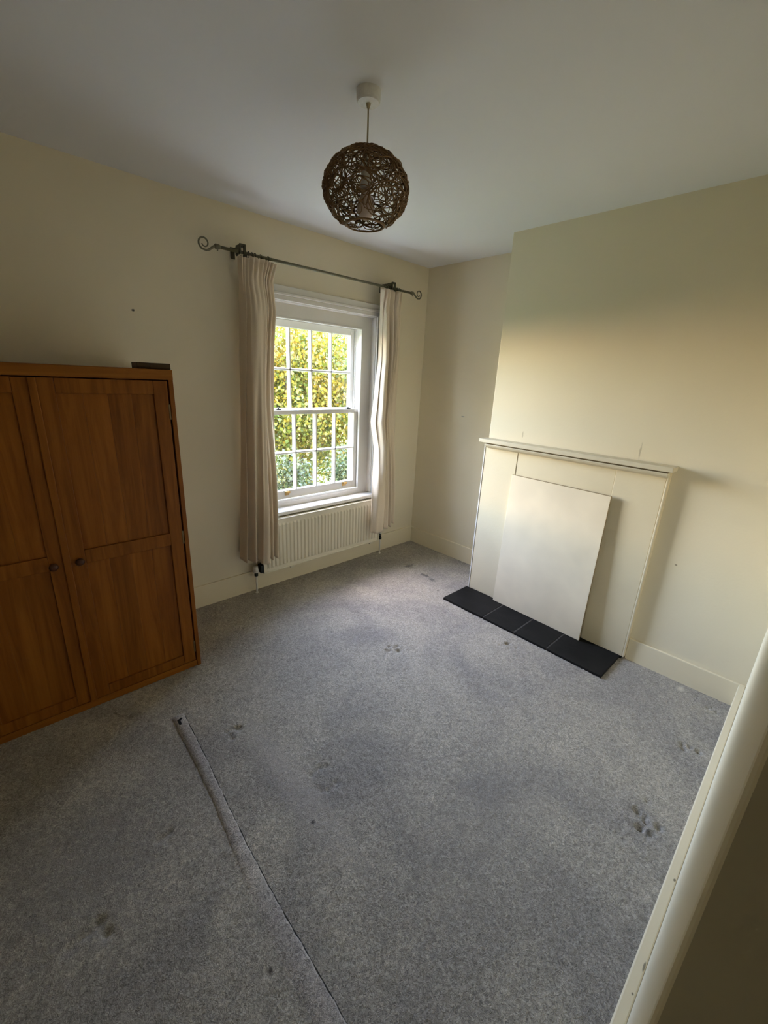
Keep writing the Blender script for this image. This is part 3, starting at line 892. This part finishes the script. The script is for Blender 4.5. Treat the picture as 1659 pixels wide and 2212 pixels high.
# ------------------------------------------------------------------ carpet joint strip
st = empty('carpet_strip', (-2.63, -1.6, 0))
tag(st, 'long pale carpet strip covering the joint across the floor', 'carpet strip')
SO = Vector((-2.63, -1.6, 0))
ctrl = [(-.934, -2.626, -2.574), (-1.257, -2.635, -2.590), (-1.50, -2.648, -2.608), (-1.70, -2.672, -2.620), (-1.90, -2.698, -2.626), (-2.10, -2.704, -2.626), (-2.30, -2.710, -2.628), (-2.70, -2.715, -2.630)]
vs_, fs = [], []
n = 120
for k in range(n):
    y = -.934 + (-2.70 + .934) * k / (n - 1)
    yy = [-c[0] for c in ctrl]
    xl = float(np.interp(-y, yy, [c[1] for c in ctrl])); xr = float(np.interp(-y, yy, [c[2] for c in ctrl]))
    j = .0012 * math.sin(k * 1.7) + .001 * math.sin(k * .6)
    t = min(1, max(0, (-1.55 - y) / .35))            # the far part stands proud on both edges, the near part melts into the pile
    hgt = .0065 - .002 * t
    w = xr - xl
    for (x, z) in ((xl + j, -.006), (xl + j + .003 + .3 * w * t, hgt * (.85 - .15 * t)), (xl + .55 * w, hgt * .95), (xr - .005 + j, hgt), (xr + j, hgt * .7), (xr + j + .001, -.006)):
        vs_.append((x, y, z + random.gauss(0, .0003)))
for k in range(n - 1):
    for i in range(5):
        a = k * 6 + i
        fs.append((a, a + 1, a + 7, a + 6))
fs.append((0, 5, 4, 3, 2, 1))
me = bpy.data.meshes.new('strip')
me.from_pydata([tuple(Vector(v) - SO) for v in vs_], [], fs)
link('pile_strip', me, 'strip', st, True)
def flat_mark(pts, z0, z1):
    b = MB().quadprism(pts, 'z', z0, z1); return b
o = flat_mark([(-2.612, -.966), (-2.592, -.960), (-2.590, -.968), (-2.600, -.972), (-2.604, -1.000), (-2.613, -1.000)], .004, .0088).build('slot', 'gap')
o.data.transform(Matrix.Translation(-SO)); o.parent = st
# dark joint line on the fireplace side of the strip
vs_, fs = [], []
for k in range(n):
    y = -.940 + (-2.70 + .94) * k / (n - 1)
    xr = float(np.interp(-y, yy, [c[2] for c in ctrl]))
    w = .0020 + .0010 * math.sin(k * .9) * math.sin(k * .23)
    vs_ += [(xr + .001, y, .0022), (xr + .001 + w, y, .0022), (xr + .001 + w, y, -.006), (xr + .001, y, -.006)]
for k in range(n - 1):
    for i in range(4):
        a = k * 4
        fs.append((a + i, a + (i + 1) % 4, a + 4 + (i + 1) % 4, a + 4 + i))
me = bpy.data.meshes.new('joint_line')
me.from_pydata([tuple(Vector(v) - SO) for v in vs_], [], fs)
link('joint_line', me, 'joint', st)

# ------------------------------------------------------------------ garden beyond the window
GZ = -3.0
struct(MB().box(-40, 40, .32, 60, GZ - .2, GZ).build('ground', 'grass'), 'garden lawn below the window', 'lawn')
struct(MB().box(-12, 12, .20, .215, GZ, -.1).build('outer_wall', 'brickwall'), 'outer house wall below the window', 'wall')

def foliage(name, c, rad3, nleaf, size, mat, parent, origin, clump=60, shell=.55):
    """leaves gathered in clumps through an ellipsoid crown; each leaf a small folded blade"""
    c = np.array(c); rad3 = np.array(rad3)
    d = rng.normal(0, 1, (clump, 3)); d /= np.linalg.norm(d, axis=1)[:, None]
    q = shell + (1 - shell) * rng.random((clump, 1)) ** .6
    cl = d * q
    which = rng.integers(0, clump, nleaf)
    p = cl[which] + rng.normal(0, .13, (nleaf, 3))
    p = c + p * rad3
    a = rng.normal(0, 1, (nleaf, 3)); a[:, 2] -= .4
    a /= np.linalg.norm(a, axis=1)[:, None]
    t = rng.normal(0, 1, (nleaf, 3)); t -= a * np.sum(a * t, 1)[:, None]; t /= np.linalg.norm(t, axis=1)[:, None]
    nrm = np.cross(a, t)
    L_ = size * rng.uniform(.6, 1.25, (nleaf, 1)); W = L_ * rng.uniform(.32, .45, (nleaf, 1))
    v = np.stack([p - a * L_ * .5, p + t * W - a * L_ * .05 + nrm * W * .25, p + a * L_ * .5, p - t * W - a * L_ * .05 + nrm * W * .25], 1)
    v = v.reshape(-1, 3) - np.array(origin)
    i0 = np.arange(nleaf) * 4
    tri = np.stack([i0, i0 + 1, i0 + 2, i0, i0 + 2, i0 + 3], 1).reshape(-1)
    me = bpy.data.meshes.new(name)
    me.vertices.add(len(v)); me.vertices.foreach_set('co', v.ravel())
    me.loops.add(len(tri)); me.loops.foreach_set('vertex_index', tri)
    me.polygons.add(len(tri) // 3); me.polygons.foreach_set('loop_start', np.arange(0, len(tri), 3))
    me.update(calc_edges=True)
    o = link(name, me, mat, parent)
    o['kind'] = 'stuff'
    return cl * rad3 + c

def plant(name, label, cat, base, c, rad3, nleaf, size, mat, trunk_r, group, clump=60, shell=.5):
    e = empty(name, base)
    tag(e, label, cat, group)
    o = Vector(base)
    cl = foliage('foliage', c, rad3, nleaf, size, mat, e, base, clump, shell)
    b = MB()
    top = Vector(c) - o
    b.tube([Vector((0, 0, -.05)), top * .5 + Vector((.06, -.04, 0)), top], [trunk_r, trunk_r * .8, trunk_r * .45], 10)
    b.build('trunk', 'bark', e, True)
    b = MB()
    for k in range(min(26, len(cl))):
        p = Vector(cl[k]) - o
        s_ = top * random.uniform(.55, .98)
        mid_ = (s_ + p) / 2 + Vector((random.uniform(-.15, .15), random.uniform(-.15, .15), -.12))
        b.tube([s_, mid_, p], [trunk_r * .3, trunk_r * .2, trunk_r * .08], 6)
    b.build('branches', 'bark', e, True)
    return e

YEL = leaf_mat('autumn_leaves', [(0.04, 0.065, 0.008), (0.085, 0.11, 0.011), (0.17, 0.145, 0.012), (0.21, 0.14, 0.009), (0.17, 0.085, 0.007)], .35)
LIME = leaf_mat('lime_leaves', [(0.03, 0.065, 0.012), (0.065, 0.10, 0.02), (0.12, 0.13, 0.024), (0.17, 0.14, 0.018)], .35)
TEAL = leaf_mat('dark_green_leaves', [(0.018, 0.032, 0.009), (0.036, 0.050, 0.014), (0.062, 0.070, 0.018), (0.11, 0.095, 0.020)], .25)
GOLD = leaf_mat('gold_green_leaves', [(0.022, 0.044, 0.013), (0.047, 0.070, 0.018), (0.10, 0.095, 0.026), (0.14, 0.105, 0.03)], .25)
G = 'garden trees and shrubs seen through the window'
plant('garden_tree', 'yellow autumn tree filling the upper panes', 'tree', (3.2, 7.4, GZ), (3.3, 7.4, .8), (2.9, 1.1, 2.4), 36000, .105, YEL, .16, G, 170, .3)
plant('garden_tree', 'lime green tree further back behind the yellow tree', 'tree', (6.2, 11.2, GZ), (6.0, 11.2, 1.2), (3.4, 1.5, 3.2), 20000, .13, LIME, .18, G, 120, .35)
plant('garden_shrub', 'dark bluish green shrub low behind the bottom panes', 'shrub', (.85, 4.4, GZ), (.85, 4.4, -1.15), (.95, .7, 1.35), 11000, .075, TEAL, .06, G, 90, .3)
plant('garden_shrub', 'mixed green and gold shrub beside the dark shrub', 'shrub', (3.2, 4.5, GZ), (3.2, 4.5, -1.15), (.95, .7, 1.35), 11000, .08, GOLD, .06, G, 90, .3)
plant('garden_tree', 'added unseen garden tree blocking low sky toward the wardrobe side', 'tree', (-5.4, 3.0, GZ), (-5.4, 3.0, 1.0), (1.3, 1.3, 2.7), 16000, .12, LIME, .16, G, 120, .3)  # out of view, added to keep low sky light off the alcove
plant('garden_tree', 'low spreading golden green tree straight out from the window', 'tree', (-1.4, 9.2, GZ), (-1.4, 9.2, -.1), (2.4, 1.0, 2.1), 16000, .115, GOLD, .14, G, 110, .3)
